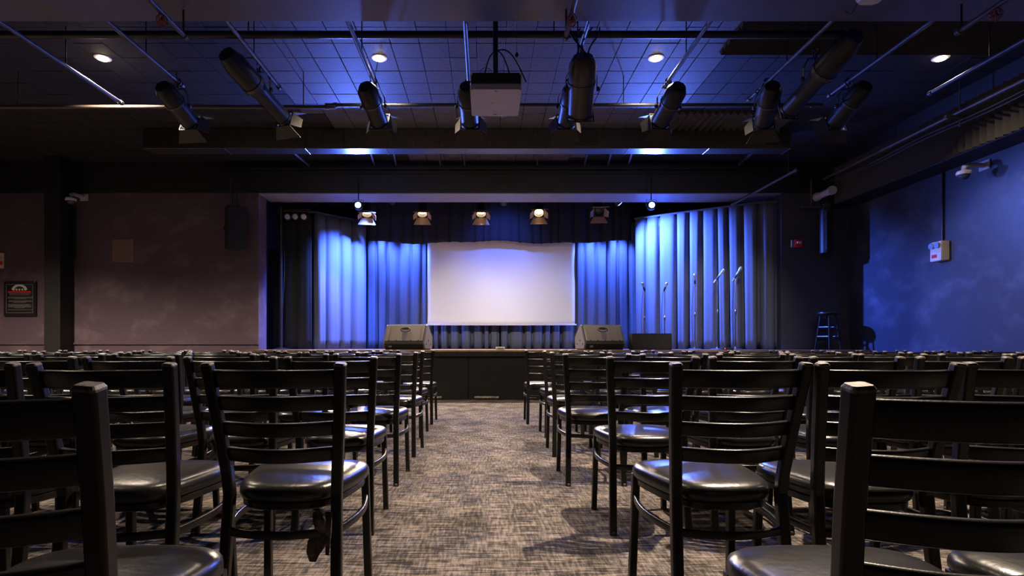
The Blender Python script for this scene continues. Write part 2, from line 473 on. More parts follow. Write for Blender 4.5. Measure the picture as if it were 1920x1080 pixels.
ORD = ['first', 'second', 'third', 'fourth', 'fifth', 'sixth', 'seventh', 'eighth', 'ninth', 'tenth', 'eleventh', 'twelfth', 'thirteenth', 'fourteenth', 'fifteenth']
FRONT = [1.22, 2.16, 3.11, 4.05, 4.99, 5.94, 6.88]
LX = [-.743, -.634, -.728, -.743, -.747, -.80, -.785]
RX = [.702, .755, .783, .708, .733, .765, .663]
for r in range(7):
    yc = FRONT[r] - .205
    for side, x0 in ((-1, LX[r]), (1, RX[r])):
        x = x0; n = 0
        while True:
            lim = (.854 if side < 0 else .947) * (yc + .25) + .20
            if abs(x) - .22 > lim or x > XR - .28 or n > 13: break
            if r == 1 and side < 0: step = (.505, .478, .475)[min(n, 2)]
            elif r == 1: step = (.452, .468, .47)[min(n, 2)]
            else: step = .468 + R.uniform(-.012, .022)
            rz = R.uniform(-.03, .03); dy = R.uniform(-.025, .025)
            if n == 0: dy = 0.0
            if r == 1 and n == 0: rz = .05 if side > 0 else .0
            lab = 'black ladder-back chair, padded seat, %s row from the camera, %s %s of the aisle' % (ORD[r], ORD[n], 'left' if side < 0 else 'right')
            c = make_chair(lab, x, yc + dy, rz, r < 4)
            if r == 1 and side < 0 and n == 0:
                tp = MB()
                pts = curve_pts(lambda t: (.115 + .012 * math.sin(5 * t), -.205 - .006 * math.sin(9 * t), .385 - .155 * t), 7)
                tp.sweep(pts, chamfer(.050, .010, .003), (0, 1, 0), [.5, .8, .7, 1, 1.1, .8, .4])
                tp.sweep([(.150, -.195, .38), (.152, -.21, .32), (.148, -.208, .25)], chamfer(.022, .006, .002), (0, 1, 0), [1, .9, .5])
                tag(tp.build('torn_dust_cover', 'wear', c), 'tattered strip hanging under the seat')
            n += 1
            x += side * step

# ---------------------------------------------------------------- ceiling services
duct = thing('air_duct', 'long dark sheet metal duct crossing under the tiled ceiling', 'duct', (0, 8.38, 3.80))
DX0, DX1 = -5.05, 4.5
n = 8
for i in range(n):
    a, b = DX0 + (DX1 - DX0) * i / n, DX0 + (DX1 - DX0) * (i + 1) / n
    MB().box(((a + b) / 2, .125, .147), (b - a - .004, .25, .295), None, .006).build('duct_section', 'duct', duct)
    MB().box((b, .125, .145), (.022, .27, .30), None, .004).build('joint_band', 'duct', duct)
for px in (625, 1100, 1457):
    cx = (px - 910) * 8.38 / F
    v = MB().box((cx, -.008, .16), (.32, .02, .23), None, .004).build('vent_grille', 'black', duct)
    for k in range(7):
        MB().box((cx, -.022, .075 + k * .028), (.28, .014, .006), Matrix.Rotation(.5, 3, 'X')).build('louvre', 'pipeblack', v)

def pipe_thing(name, label, p, q, r, m, cat='pipe', extra=None, group=None):
    p, q = Vector(p), Vector(q)
    t = thing(name, label, cat, p, 0, group)
    MB().tube([(0, 0, 0), q - p], r, 12).build('tube', m, t, True)
    for f in (0.02, 0.98):
        c = (q - p) * f; dv = (q - p).normalized() * .02
        MB().tube([c - dv, c + dv], r * 1.35, 12).build('coupling', m, t, True)
    if extra:
        for f in extra:
            c = (q - p) * f
            MB().tube([c, (c.x, c.y, HC - p.z)], .006, 6).build('hanger_rod', 'pipeblack', t)
    return t

RZ = 3.70
rails = [(-4.21, 'leftmost', 6.6), (-3.27, 'second from left', 6.15), (-2.24, 'third from left', 6.2), (-1.19, 'fourth from left', 6.15), (-.177, 'beside the projector, left', 6.5), (.895, 'right of the projector', 6.2), (1.945, 'fourth from right', 6.2), (3.00, 'third from right', 6.5), (3.86, 'second from right', 6.4), (4.95, 'rightmost', 6.35)]
for x, w, ye in rails:
    pipe_thing('ceiling_pipe', 'thin steel pipe running towards the stage under the ceiling, ' + w, (x, SOY - .02, RZ), (x, ye, RZ), .020, 'pipe', extra=(.5,), group='steel pipes under the ceiling')
pipe_thing('lighting_bar', 'long horizontal lighting bar carrying the black stage lights', (-1.9, 6.75, 3.75), (4.0, 6.75, 3.75), .022, 'pipe', 'lighting bar', (.1, .35, .6, .9))
pipe_thing('lighting_bar', 'brown horizontal bar at left carrying two stage lights', (-6.4, 6.66, 3.69), (-1.76, 6.66, 3.69), .022, 'pipebrown', 'lighting bar', (.2, .6, .92))
pipe_thing('cross_pipe', 'thick dark pipe crossing the ceiling just beyond the soffit', (-6.2, 5.47, 3.885), (3.6, 5.47, 3.885), .035, 'pipeblack', 'pipe', (.1, .4, .7, .95))
for px, w in ((350, 'at far left'), (1060, 'right of the projector'), (1793, 'at far right')):
    p = at(px, 72 if px < 1700 else 62, 4.72 if px < 1700 else 4.64)
    q = Vector((p.x, 3.4, p.z))
    t = pipe_thing('sprinkler_pipe', 'short sprinkler pipe hanging under the soffit ' + w, p, q, .02, 'pipe', 'pipe', None)
    MB().tube([(0, -.05, 0), (0, -.05, SOZ - p.z)], .008, 8).build('hanger_rod', 'pipeblack', t)
    MB().tube([(0, -1.2, 0), (0, -1.2, SOZ - p.z)], .008, 8).build('hanger_rod', 'pipeblack', t)
    hd = MB().lathe([(.008, -.03), (.012, -.06), (.03, -.065), (.03, -.07), (.006, -.075)], Matrix.Translation((0, -.36, 0)), 12).build('sprinkler_head', 'darkred', t)
    cage = MB()
    for k in range(8):
        a = k * math.pi / 4
        cage.tube(curve_pts(lambda u: (.042 * math.sin(math.pi * (.12 + .86 * u)) * math.cos(a), -.36 + .042 * math.sin(math.pi * (.12 + .86 * u)) * math.sin(a), -.01 - .10 * u), 6), .0022, 5)
    for zz, rr in ((-.03, .030), (-.06, .042), (-.09, .028)):
        cage.tube([(rr * math.cos(k * math.pi / 8), -.36 + rr * math.sin(k * math.pi / 8), zz) for k in range(17)], .0022, 5)
    cage.build('wire_cage', 'darkred', hd)

# recessed downlights
DL = [(-4.26, 6.33), (-1.18, 6.33), (1.90, 6.33), (5.07, 6.33), (-4.26, 3.2), (-1.18, 3.2), (1.90, 3.2), (5.07, 3.2), (-7.3, 6.33), (-7.3, 3.2)]
DLN = {(-4.26, 6.33): 'far left', (-1.18, 6.33): 'left of the projector', (1.90, 6.33): 'right of the projector', (5.07, 6.33): 'far right beside the foam soffit'}
for k, (x, y) in enumerate(DL):
    z = HC if y > SOY else SOZ
    lab = 'lit round recessed downlight in the ceiling, ' + DLN[(x, y)] if (x, y) in DLN else 'round recessed downlight outside the view, above the nearer or far left chairs'
    t = thing('downlight', lab, 'downlight', (x, y, z), 0, 'recessed ceiling downlights')
    MB().lathe([(.060, -.010), (.085, -.008), (.088, 0), (.060, .0)], None, 24, False).build('trim_ring', 'white', t, True)
    MB().lathe([(.058, -.004), (.050, -.022), (.03, -.03), (.001, -.032)], None, 20, False).build('lamp', 'glowdown', t, True)
    pw = P_DOWN * {(-4.26, 6.33): 2.2, (-7.3, 6.33): 4.0, (-1.18, 6.33): .65, (1.90, 6.33): .55, (1.90, 3.2): 2.6, (-1.18, 3.2): .25, (5.07, 3.2): .9}.get((x, y), .6)
    if x > 4: pw *= .4
    spot('downlight_beam', (x, y, z - .05), (x, y, 0), pw, WARM, 128, .7, .035, t)

# acoustic foam on ceiling and on the right-hand soffit
def foam_panel(w, l, pitch, depth):
    """wedges along local Y, facing -Z, size w (x) by l (y)"""
    mb = MB(); k = round(w / pitch)
    for i in range(k):
        a = -w / 2 + i * pitch
        mb.add([(a, -l / 2, 0), (a + pitch, -l / 2, 0), (a + pitch / 2, -l / 2, -depth), (a, l / 2, 0), (a + pitch, l / 2, 0), (a + pitch / 2, l / 2, -depth)],
               [(0, 1, 2), (5, 4, 3), (0, 2, 5, 3), (2, 1, 4, 5), (1, 0, 3, 4)])
    return mb
fp = foam_panel(.60, .60, .10, .06).mesh('foam_panel', 'foam')
cf = thing('ceiling_foam', 'charcoal wedge acoustic foam panels stuck to the ceiling at right', 'acoustic foam', (2.85, 5.6, HC))
for i in range(5):
    for j in range(2):
        o = link('foam_panel', fp, cf)
        o.location = (i * .605, -.3 + j * .605, 0)
        o.rotation_euler = (0, 0, math.pi / 2)
cf2 = thing('ceiling_foam', 'strip of wedge acoustic foam on the ceiling against the duct', 'acoustic foam', (2.8, 8.07, HC))
for i in range(3):
    o = link('foam_panel', fp, cf2); o.location = (i * .605, 0, 0)
sof = tag(MB().box((XR - .19, 4.0, (3.29 + HC) / 2), (.38, 11.6, HC - 3.29)).build('trim_wall_soffit', 'black'), kind='structure')
sx = XR - .38
for j in range(13):
    for k in range(2):
        if k == 1: continue
        o = link('foam_panel', fp, sof)
        o.rotation_euler = (0, math.pi / 2, 0)
        o.rotation_euler = Matrix(((0, 0, 1), (1, 0, 0), (0, 1, 0))).to_euler()
        o.location = (sx, 2.1 + j * .605, 3.60)
pipe_thing('wall_conduit', 'long conduit running along the foam soffit at right', (5.72, 3.4, 3.71), (5.72, 9.6, 3.71), .024, 'pipebrown', 'pipe', (.35, .8))
tr = thing('trapeze_clamp', 'small bolted clamp bar holding the conduit at right', 'clamp', (5.72, 6.88, 3.71))
MB().box((-.03, 0, -.045), (.26, .04, .03), None, .004).build('bar', 'pipebrown', tr)
MB().tube([(.02, 0, -.17), (.02, 0, HC - 3.71)], .007, 8).build('rod', 'pipebrown', tr)
MB().lathe([(.014, -.17), (.014, -.155)], Matrix.Translation((.02, 0, 0)), 8).build('nut', 'chrome', tr)
for k, (dx, dz) in enumerate(((.05, -.06), (.08, -.09))):
    tag(MB().tube(curve_pts(lambda t: (5.72 + dx, 3.4 + 6.2 * t, 3.71 + dz - .03 * math.sin(math.pi * 3 * t) ** 2), 25), .006, 6).build('cable', 'pipe', None, True), 'thin grey cable strung %s the conduit at right' % ('just below' if k == 0 else 'lowest below'), 'cable')
pipe_thing('slanted_pipe', 'blue-lit slanting pipe from the stage curtain up to the right', at(1495, 318, 8.7), at(1372, 384, 9.75), .022, 'pipe', 'pipe', (.12,))
pipe_thing('pale_conduit', 'short pale thick conduit at the end of the foam soffit', (5.75, 9.42, 3.47), (5.75, 9.86, 3.47), .055, 'white')
pipe_thing('ceiling_bracket', 'small slanting strut beneath the duct at left', at(546, 283, 8.9), at(578, 309, 9.6), .018, 'pipe')
for sk, (px, dx) in enumerate(((690, 12), (735, 8), (820, 6), (870, 1), (1010, -3), (1105, -9), (1150, -10), (1190, -12))):
    p, q = at(px, 289, 8.75), at(px + dx, 309, 9.78)
    q.z = min(q.z, HC - .05); p.z = q.z
    tag(MB().sweep([p, q], chamfer(.03, .03, .004)).build('ceiling_strut', 'pipe'), 'short steel strut between duct and header, %s of eight from the left' % ORD[sk], 'strut', 'struts between duct and header')
tag(MB().sweep([at(1420, 278, 8.7), at(1385, 308, 9.75)], chamfer(.04, .04, .004)).build('ceiling_strut', 'pipe'), 'longer steel strut under the ceiling at the right end of the duct', 'strut')

pw_ = thing('hanging_plumb', 'small black weight hanging on a thin wire right of the projector', 'weight', at(969, 104, 5.0))
MB().tube([(0, 0, .02), (0, 0, HC - pw_.location.z)], .0015, 5).build('wire', 'pipeblack', pw_)
MB().lathe([(.003, .03), (.014, .015), (.016, 0), (.008, -.014), (.002, -.018)], None, 10).build('weight', 'rubber', pw_, True)
# ---------------------------------------------------------------- projector
pj = thing('projector', 'large lavender-grey projector hung upside down from a black ceiling pole', 'projector', (0.095, 5.05, 3.17))
pm = MB()
def pj_shape(a, b, e): return (a, b, .006 if e else .045)
def rr(w, l, r, y0):
    p = []
    for cx, cy, a0 in ((w / 2 - r, y0 + l - r, 0), (-w / 2 + r, y0 + l - r, 90), (-w / 2 + r, y0 + r, 180), (w / 2 - r, y0 + r, 270)):
        for k in range(5):
            a = math.radians(a0 + k * 22.5); p.append((cx + r * math.cos(a), cy + r * math.sin(a)))
    return p
MB().prism(rr(.46, .59, .035, 0), lambda a, b, e: (a, b, .0 if e else .05)).build('lower_shell', 'projector', pj)
MB().box((0, .295, .10), (.435, .56, .10), None, .01).build('upper_shell', 'projback', pj)
MB().box((0, .004, .10), (.42, .012, .096), None, .003).build('rear_panel', 'projback', pj)
for s in (-1, 1): MB().box((s * .224, .05, .10), (.010, .10, .098), None, .003).build('side_rail', 'cream', pj)
for k in range(9): MB().box((-.16 + k * .04, -.004, .085), (.024, .006, .03), None, .002).build('socket', 'rubber', pj)
MB().box((0, .035, -.003), (.02, .012, .008), None, .002).build('front_catch', 'white', pj)
MB().box((0, .56, -.003), (.04, .018, .008), None, .002).build('rear_catch', 'white', pj)
MB().lathe([(.06, .0), (.06, .05), (.05, .06)], Matrix.Translation((.08, .59, .06)) @ Matrix.Rotation(-math.pi / 2, 4, 'X'), 20).build('lens', 'lensdark', pj, True)
tc = bpy.data.curves.new('brand_lettering', 'FONT')
tc.body = 'SONY'; tc.size = .034; tc.align_x = 'CENTER'; tc.extrude = .0008
to = bpy.data.objects.new('tmp_text', tc)
COL.objects.link(to)
bpy.context.view_layer.update()
tm = bpy.data.meshes.new_from_object(to.evaluated_get(bpy.context.evaluated_depsgraph_get()))
bpy.data.objects.remove(to)
tm.materials.clear(); tm.materials.append(M['white'])
lt = link('lettering', tm, pj)
lt.rotation_euler = (math.pi, 0, 0)
lt.location = (0, .30, -.0012)
mp = MB().tube([(0, .25, .12), (0, .25, HC - 3.17)], .024, 12).build('mount_pole', 'pipeblack', pj, True)
MB().box((0, .25, .158), (.20, .16, .02), None, .004).build('mount_plate', 'pipeblack', pj)
for s in (-1, 1):
    for u in (-1, 1):
        MB().tube(curve_pts(lambda t: (s * (.02 + .15 * t), .25 + u * .11 * t, .20 + .05 * math.sin(math.pi * t) - .08 * t), 7), .010, 6).build('mount_arm', 'pipeblack', pj, True)
for k in range(4):
    MB().tube(curve_pts(lambda t: (-.02 + (.06 + .13 * (k - 1.2)) * t, .18 - .10 * t, .42 - .32 * t + .06 * math.sin(math.pi * t) * (1 + k * .4)), 10), .006, 6).build('cable', 'rubber', pj, True)
MB().tube([(-.09 + .06 * math.cos(k * math.pi / 10), .22, .24 + .06 * math.sin(k * math.pi / 10)) for k in range(21)], .003, 5).build('cable_loop', 'rubber', pj, True)

# ---------------------------------------------------------------- stage lights
def par_meshes(L, r0, r1, dm='door', gl='glowpar'):
    d = {}
    rot = Matrix.Rotation(-math.pi / 2, 4, 'X')          # local Z -> +Y
    d['body'] = MB().lathe([(.02, -L * .55), (r0 * .7, -L * .54), (r0, -L * .42), (r0, -L * .1), (r1, L * .02), (r1, L * .42), (r1 * 1.08, L * .42), (r1 * 1.08, L * .46), (r1 * .95, L * .46), (r1 * .92, L * .46 - .075)], rot, 22).mesh('body', 'fixture', True)
    d['lens'] = MB().lathe([(r1 * .86, L * .46 - .072), (r1 * .6, L * .46 - .060), (.004, L * .46 - .052)], rot, 20, False).mesh('lens', gl, True)
    d['lensoff'] = MB().lathe([(r1 * .86, L * .46 - .072), (r1 * .6, L * .46 - .060), (.004, L * .46 - .052)], rot, 20, False).mesh('lens', 'lensdark', True)
    d['band'] = MB().lathe([(r0 * 1.05, -L * .14), (r0 * 1.05, -L * .10)], rot, 22).mesh('clamp_band', 'fixmetal')
    d['yoke'] = MB().sweep([(-r0 * 1.15, 0, -.02), (-r0 * 1.15, 0, r0 * .9), (-r0 * .7, 0, r0 * 1.75), (r0 * .7, 0, r0 * 1.75), (r0 * 1.15, 0, r0 * .9), (r0 * 1.15, 0, -.02)], chamfer(.006, .03, .001), (0, 1, 0)).mesh('yoke', 'fixture')
    d['hook'] = MB().tube([(0, 0, r0 * 1.7), (0, 0, r0 * 1.75 + .05)], .012, 8).tube([(.032 * math.cos(a), 0, r0 * 1.75 + .08 + .032 * math.sin(a)) for a in [k * math.pi / 6 - math.pi / 2 for k in range(10)]], .010, 6).mesh('clamp', 'fixmetal')
    for s in (-1, 1):
        d['knob', s] = MB().lathe([(.022, 0), (.022, .018), (.012, .024)], Matrix.Translation((s * r0 * 1.16, 0, 0)) @ Matrix.Rotation(s * math.pi / 2, 4, 'Y'), 10).mesh('knob', 'rubber')
    w = r1 * 1.05
    y0 = L * .46
    def flap(vs):
        n = len(vs)
        vs = [Vector(v) for v in vs]
        nn = (vs[1] - vs[0]).cross(vs[2] - vs[0]).normalized() * .003
        return MB().add([v + nn for v in vs] + [v - nn for v in vs], [tuple(range(n)), tuple(range(2 * n - 1, n - 1, -1))] + [(i, (i + 1) % n, n + (i + 1) % n, n + i) for i in range(n)])
    e = .12; q = .07
    for nm, vs in (('top', [(-w, y0, w), (w, y0, w), (w + q, y0 + e, w + q), (-w - q, y0 + e, w + q)]),
                   ('bottom', [(-w, y0, -w), (w, y0, -w), (w + q, y0 + e, -w - q), (-w - q, y0 + e, -w - q)]),
                   ('left', [(-w, y0, -w * .9), (-w, y0, w * .9), (-w - q, y0 + e * .8, w * .6), (-w - q, y0 + e * .8, -w * .6)]),
                   ('right', [(w, y0, -w * .9), (w, y0, w * .9), (w + q, y0 + e * .8, w * .6), (w + q, y0 + e * .8, -w * .6)])):
        d['flap', nm] = flap(vs).mesh('barn_door', dm)
    d['frame'] = MB().box((0, y0 - .005, w), (2 * w, .012, .012)).box((0, y0 - .005, -w), (2 * w, .012, .012)).box((w, y0 - .005, 0), (.012, .012, 2 * w)).box((-w, y0 - .005, 0), (.012, .012, 2 * w)).mesh('gel_frame', 'fixture')
    return d
PAR = par_meshes(.50, .105, .098)
FRES = par_meshes(.28, .095, .095, 'bronze', 'glowwarm')
ELL = par_meshes(.94, .115, .085)

def fixture(D, name, label, loc, target, lit=None, doors=True, group=None, cable=True):
    loc = Vector(loc); dv = Vector(target) - loc
    yaw = math.atan2(-dv.x, dv.y); pitch = math.atan2(dv.z, math.hypot(dv.x, dv.y))
    t = thing(name, label, 'stage light', loc, yaw, group)
    b = link('body', D['body'], t); b.rotation_euler = (pitch, 0, 0)
    link('clamp_band', D['band'], b)
    link('lens', D['lens'] if lit else D['lensoff'], b)
    link('gel_frame', D['frame'], b)
    if doors:
        for nm in ('top', 'bottom', 'left', 'right'): link('barn_door', D['flap', nm], b)
    link('yoke', D['yoke'], t); link('clamp', D['hook'], t)
    for s in (-1, 1): link('knob', D['knob', s], t)
    if cable:
        a = R.uniform(-.10, .10)
        MB().tube(curve_pts(lambda u: (a * math.sin(math.pi * u) - .03, -.16 * (1 - u) , .03 + .22 * u + .05 * math.sin(2 * math.pi * u)), 10), .007, 6).build('cable', 'rubber', t, True)
    if lit:
        dn = dv.normalized()
        ext = {id(PAR): .25, id(FRES): .145, id(ELL): .45}.get(id(D), .3)
        spot('stage_light_beam', loc + dn * ext, target, lit[0], lit[1], lit[2], lit[3], .04, t)
    return t

foh = [(-3.27, 205, 6.05, (-2.6, 11.2, 1.2)), (-1.19, 205, 6.05, (-.5, 11.8, 1.1)), (-.177, 205, 6.05, (.1, 12, 1.0)), (.895, 205, 6.05, (.8, 12, 1.0)), (1.945, 205, 6.05, (1.2, 12, 1.1)), (3.0, 205, 6.05, (4.2, 10.4, 1.3)), (3.86, 205, 6.05, (3.4, 10.6, 1.2))]
fl = ['at far left', 'left of the projector', 'partly behind the projector', 'right of the projector', 'under the right downlight', 'second from the right', 'rightmost']
for (px, py, y, tg), w in zip(foh, fl):
    p = Vector((px, y, 3.437))
    fixture(PAR, 'stage_light', 'black stage light with glowing barn doors on the bar, ' + w, p, tg, (P_FOH, STAGEWARM, 38, .8), group='barn-door lights on the lighting bar')
fixture(ELL, 'profile_spotlight', 'long black profile spotlight with barn doors hung at left', at(487, 172, 5.95), (-.6, 11.5, 1.6), (P_FOH * .7, STAGEWARM, 26, .6))
fixture(ELL, 'profile_spotlight', 'long dark profile spotlight hung in shadow at right', at(1530, 150, 5.45), (2.4, 11.0, 1.5), None, False)
CYL = par_meshes(.56, .125, .118)
cy = fixture(CYL, 'profile_spotlight', 'bronze cylinder spotlight hung nose-down right of the projector', at(1090, 168, 5.35), (1.0, 6.3, 2.5), None, False)
for c in cy.children:
    if c.name.startswith('body'):
        c.data = c.data.copy(); c.data.materials[0] = M['fixmetal']
MB().tube([(0, 0, .28), (0, 0, .42)], .014, 8).build('drop_rod', 'fixmetal', cy)
for k in range(5):
    MB().tube(curve_pts(lambda t: (-.10 + .05 * k + .06 * math.sin(4 * t + k), -.35 + .25 * t, .10 + .42 * t), 9), .007, 6).build('cable', 'rubber', cy, True)

# four warm fresnels under the header and an unlit one
FRY = 11.0
pipe_thing('stage_batten', 'dark batten pipe behind the header carrying the small warm lights', (-3.7, FRY, 3.78), (4.4, FRY, 3.78), .022, 'pipeblack', 'lighting bar', (.1, .5, .9))
fn = ['leftmost', 'second from left', 'third from left', 'rightmost']
for (px, tg), w in zip(((688, (-1.9, 9.0, .0)), (792, (-1.05, 8.9, .0)), (902, (0, 8.9, .0)), (1010, (.9, 8.2, .3))), fn):
    p = at(px, 392, FRY)
    fixture(FRES, 'fresnel_light', 'small lit warm lamp with barn doors over the stage, ' + w, p, tg, (P_FRES, WARM, 104, .4), group='warm lamps over the stage')
fixture(FRES, 'fresnel_light', 'small unlit lamp with barn doors over the stage at right', at(1122, 392, FRY), (1.9, 7.2, .3), None)

# blue LED washes
def led(label, loc, target, power, angle=75, color=BLUE, blend=1.0, rod=0):
    loc = Vector(loc); dv = Vector(target) - loc
    yaw = math.atan2(-dv.x, dv.y); pitch = math.atan2(dv.z, math.hypot(dv.x, dv.y))
    t = thing('led_wash_light', label, 'stage light', loc, yaw, 'blue LED wash lights')
    rot = Matrix.Rotation(-math.pi / 2, 4, 'X')
    b = MB().lathe([(.03, -.09), (.06, -.08), (.075, -.02), (.075, .05), (.068, .055)], rot, 18).build('body', 'fixture', t, True)
    b.rotation_euler = (pitch, 0, 0)
    MB().lathe([(.062, .052), (.03, .06), (.002, .061)], rot, 16, False).build('lens', 'glowblue', b, True)
    MB().sweep([(-.085, 0, 0), (-.085, 0, .10), (.085, 0, .10), (.085, 0, 0)], chamfer(.005, .025, .001), (0, 1, 0)).build('yoke', 'fixture', t)
    MB().tube([(0, 0, .10), (0, 0, .17)], .011, 8).build('clamp', 'fixmetal', t)
    if rod: MB().tube([(0, 0, .15), (0, 0, .17 + rod)], .009, 8).build('drop_rod', 'pipeblack', t)
    spot('led_beam', loc + dv.normalized() * .09, target, power, color, angle, blend, .05, t)
    return t
led('small blue LED lamp under the header beside the leftmost warm lamp', at(672, 386, 9.75), (-1.2, 0, 3.6), P_HOUSE, 172, HOUSE, 1.0, .62)
led('small blue LED lamp under the header above the right curtain', at(1221, 386, 9.75), (2.0, 0, 3.6), P_HOUSE, 172, HOUSE, 1.0, .62)
led('blue LED lamp behind the header, aimed at the left side curtain', (-1.75, 10.60, 3.60), (-2.88, 11.17, 2.0), P_BLUE * .75, 74, rod=.30)
led('blue LED lamp behind the header, aimed at the right side curtain', (2.50, 10.70, 3.60), (3.65, 10.75, 2.3), P_BLUE * .70, 98, rod=.30)
led('added blue LED lamp behind the header, tinting the white screen lavender', (.35, 10.66, 3.60), (.35, 12.0, 2.7), P_BLUE * .018, 100, rod=.30)  # weak lamp added only to tint the screen lavender
pipe_thing('rear_batten', 'dark batten pipe hidden behind the valance', (-2.45, 11.97, 3.70), (3.1, 11.97, 3.70), .02, 'pipeblack', 'lighting bar', (.05, .5, .95))
for xx, w in ((-2.25, 'far left'), (-1.62, 'inner left'), (2.28, 'inner right'), (2.85, 'far right')):
    led('blue LED lamp behind the valance, %s of the back curtain' % w, (xx, 11.97, 3.53), (xx, 12.36, 1.75), P_BLUE * .13, 95)

# ---------------------------------------------------------------- curtains and screen
def curtain(name, label, pts, z0, z1, m, wave=.17, amp=.05, seed=0, cat='curtain', hem=None, top=True):
    rr_ = random.Random(seed)
    pts = [Vector((p[0], p[1], 0)) for p in pts]
    L = [0]
    for a, b in zip(pts, pts[1:]): L.append(L[-1] + (b - a).length)
    tot = L[-1]
    def base(s):
        for i in range(len(pts) - 1):
            if s <= L[i + 1] or i == len(pts) - 2:
                d = (pts[i + 1] - pts[i]).normalized()
                return pts[i] + d * (s - L[i]), Vector((d.y, -d.x, 0))
    t = thing(name, label, cat, (pts[0].x, pts[0].y, z0))
    org = Vector((pts[0].x, pts[0].y, z0))
    npl = max(2, int(tot / wave))
    ed = [0]
    for k in range(npl): ed.append(ed[-1] + wave * rr_.uniform(.6, 1.45))
    ed = [e * tot / ed[-1] for e in ed]
    am = [rr_.uniform(.6, 1.3) for _ in range(npl)]
    sh = [rr_.uniform(.25, .5) for _ in range(npl)]
    skew = [rr_.uniform(-.03, .03) for _ in range(npl + 1)]
    NZ = 14
    grid = []
    for iz in range(NZ + 1):
        v = iz / NZ
        row = []
        for k in range(npl):
            for q in range(12):
                u = q / 12
                e0 = ed[k] + (skew[k] * (1 - v) if 0 < k < npl else 0); e1 = ed[k + 1] + (skew[k + 1] * (1 - v) if k + 1 < npl else 0)
                s = e0 + (e1 - e0) * u
                p, nrm = base(max(0, min(tot, s)))
                g = math.sin(math.pi * u)
                g = g ** (.55 + .35 * (1 - v)) + .16 * math.sin(3 * math.pi * u) * (1 - .6 * v)
                off = amp * am[k] * (.60 + .45 * (1 - v)) * (g - .5)
                z = z0 + (z1 - z0) * v
                if v == 0 and hem: z += hem * math.sin(s * 2.3 + seed) * .5 + hem * .3 * math.sin(s * 5.1)
                row.append(p + nrm * off + Vector((0, 0, z)) - org)
        p, nrm = base(tot)
        row.append(p + Vector((0, 0, z0 + (z1 - z0) * v)) - org)
        grid.append(row)
    n = len(grid[0])
    mb = MB().add([p for r_ in grid for p in r_], [(i * n + j, i * n + j + 1, (i + 1) * n + j + 1, (i + 1) * n + j) for i in range(NZ) for j in range(n - 1)])
    c = mb.build('drape', m, t)
    for f in c.data.polygons: f.use_smooth = True
    so = c.modifiers.new('thickness', 'SOLIDIFY'); so.thickness = .008
    if top:
        MB().sweep([p + Vector((0, 0, z1 + .02)) - org for p in pts], chamfer(.03, .04, .005)).build('curtain_track', 'pipeblack' if m != 'curtain' else 'pipe', t)
    return t

SB = STZ + .005
curtain('stage_curtain', 'pale blue-lit pleated curtain angled along the left of the stage', [(-3.23, 10.77), (-2.44, 11.64)], SB, 3.40, 'curtain', .24, .20, 3)
curtain('stage_curtain', 'blue-lit pleated curtain along the right, behind the microphone stands', [(2.97, 11.32), (4.77, 9.98 + .1), (5.12, 9.98)], SB, 3.40, 'curtain', .25, .20, 11)
curtain('back_curtain', 'blue-lit back curtain left of and behind the white screen', [(-2.6, 12.40), (.30, 12.40)], SB, 3.55, 'curtain', .22, .20, 5)
curtain('back_curtain', 'blue-lit back curtain right of and behind the white screen', [(.32, 12.40), (3.3, 12.40)], SB, 3.55, 'curtain', .22, .20, 8)
curtain('valance', 'dark blue pleated valance hanging across the top of the screen', [(-2.42, 11.75), (3.02, 11.75)], 3.03, 4.06, 'valance', .22, .06, 21, 'valance', .05)
curtain('side_drape', 'black masking drape at the left edge of the stage', [(-3.83, 10.66), (-3.26, 10.66)], SB, 3.42, 'blackdrape', .2, .05, 31)
curtain('side_drape', 'shorter black drape behind the lamp pole at far left of stage', [(-4.18, 10.95), (-3.80, 10.85)], SB, 2.70, 'blackdrape', .16, .04, 33)

sc = thing('projection_screen', 'large white projection screen hanging at the back of the stage', 'screen', (.335, 12.0, 1.32))
NX, NZ = 40, 24
vs = []
for k in range(NZ + 1):
    for i in range(NX + 1):
        x, z = -1.555 + 3.11 * i / NX, .03 + 1.86 * k / NZ
        vs.append((x, .012 * math.sin(x * 3.1 + z * 2) * math.sin(z * 1.7) + .008 * math.sin(x * 7 + 1) * (z / 1.9), z))
MB().add(vs, [(k * (NX + 1) + i, k * (NX + 1) + i + 1, (k + 1) * (NX + 1) + i + 1, (k + 1) * (NX + 1) + i) for k in range(NZ) for i in range(NX)]).build('screen_cloth', 'screen', sc, True).modifiers.new('thickness', 'SOLIDIFY').thickness = .004
MB().box((0, 0, .015), (3.18, .03, .03), None, .006).build('bottom_bar', 'screenbar', sc)
for s in (-1, 1): MB().box((s * 1.575, .004, .95), (.03, .006, 1.86)).build('side_border', 'projback', sc)
MB().tube([(-1.62, 0, 1.95), (1.62, 0, 1.95)], .05, 14).build('roller', 'pipeblack', sc, True)
for s in (-1, 1): MB().tube([(s * 1.4, 0, 1.95), (s * 1.4, 0, HC - 1.32)], .006, 6).build('hanging_wire', 'pipeblack', sc)

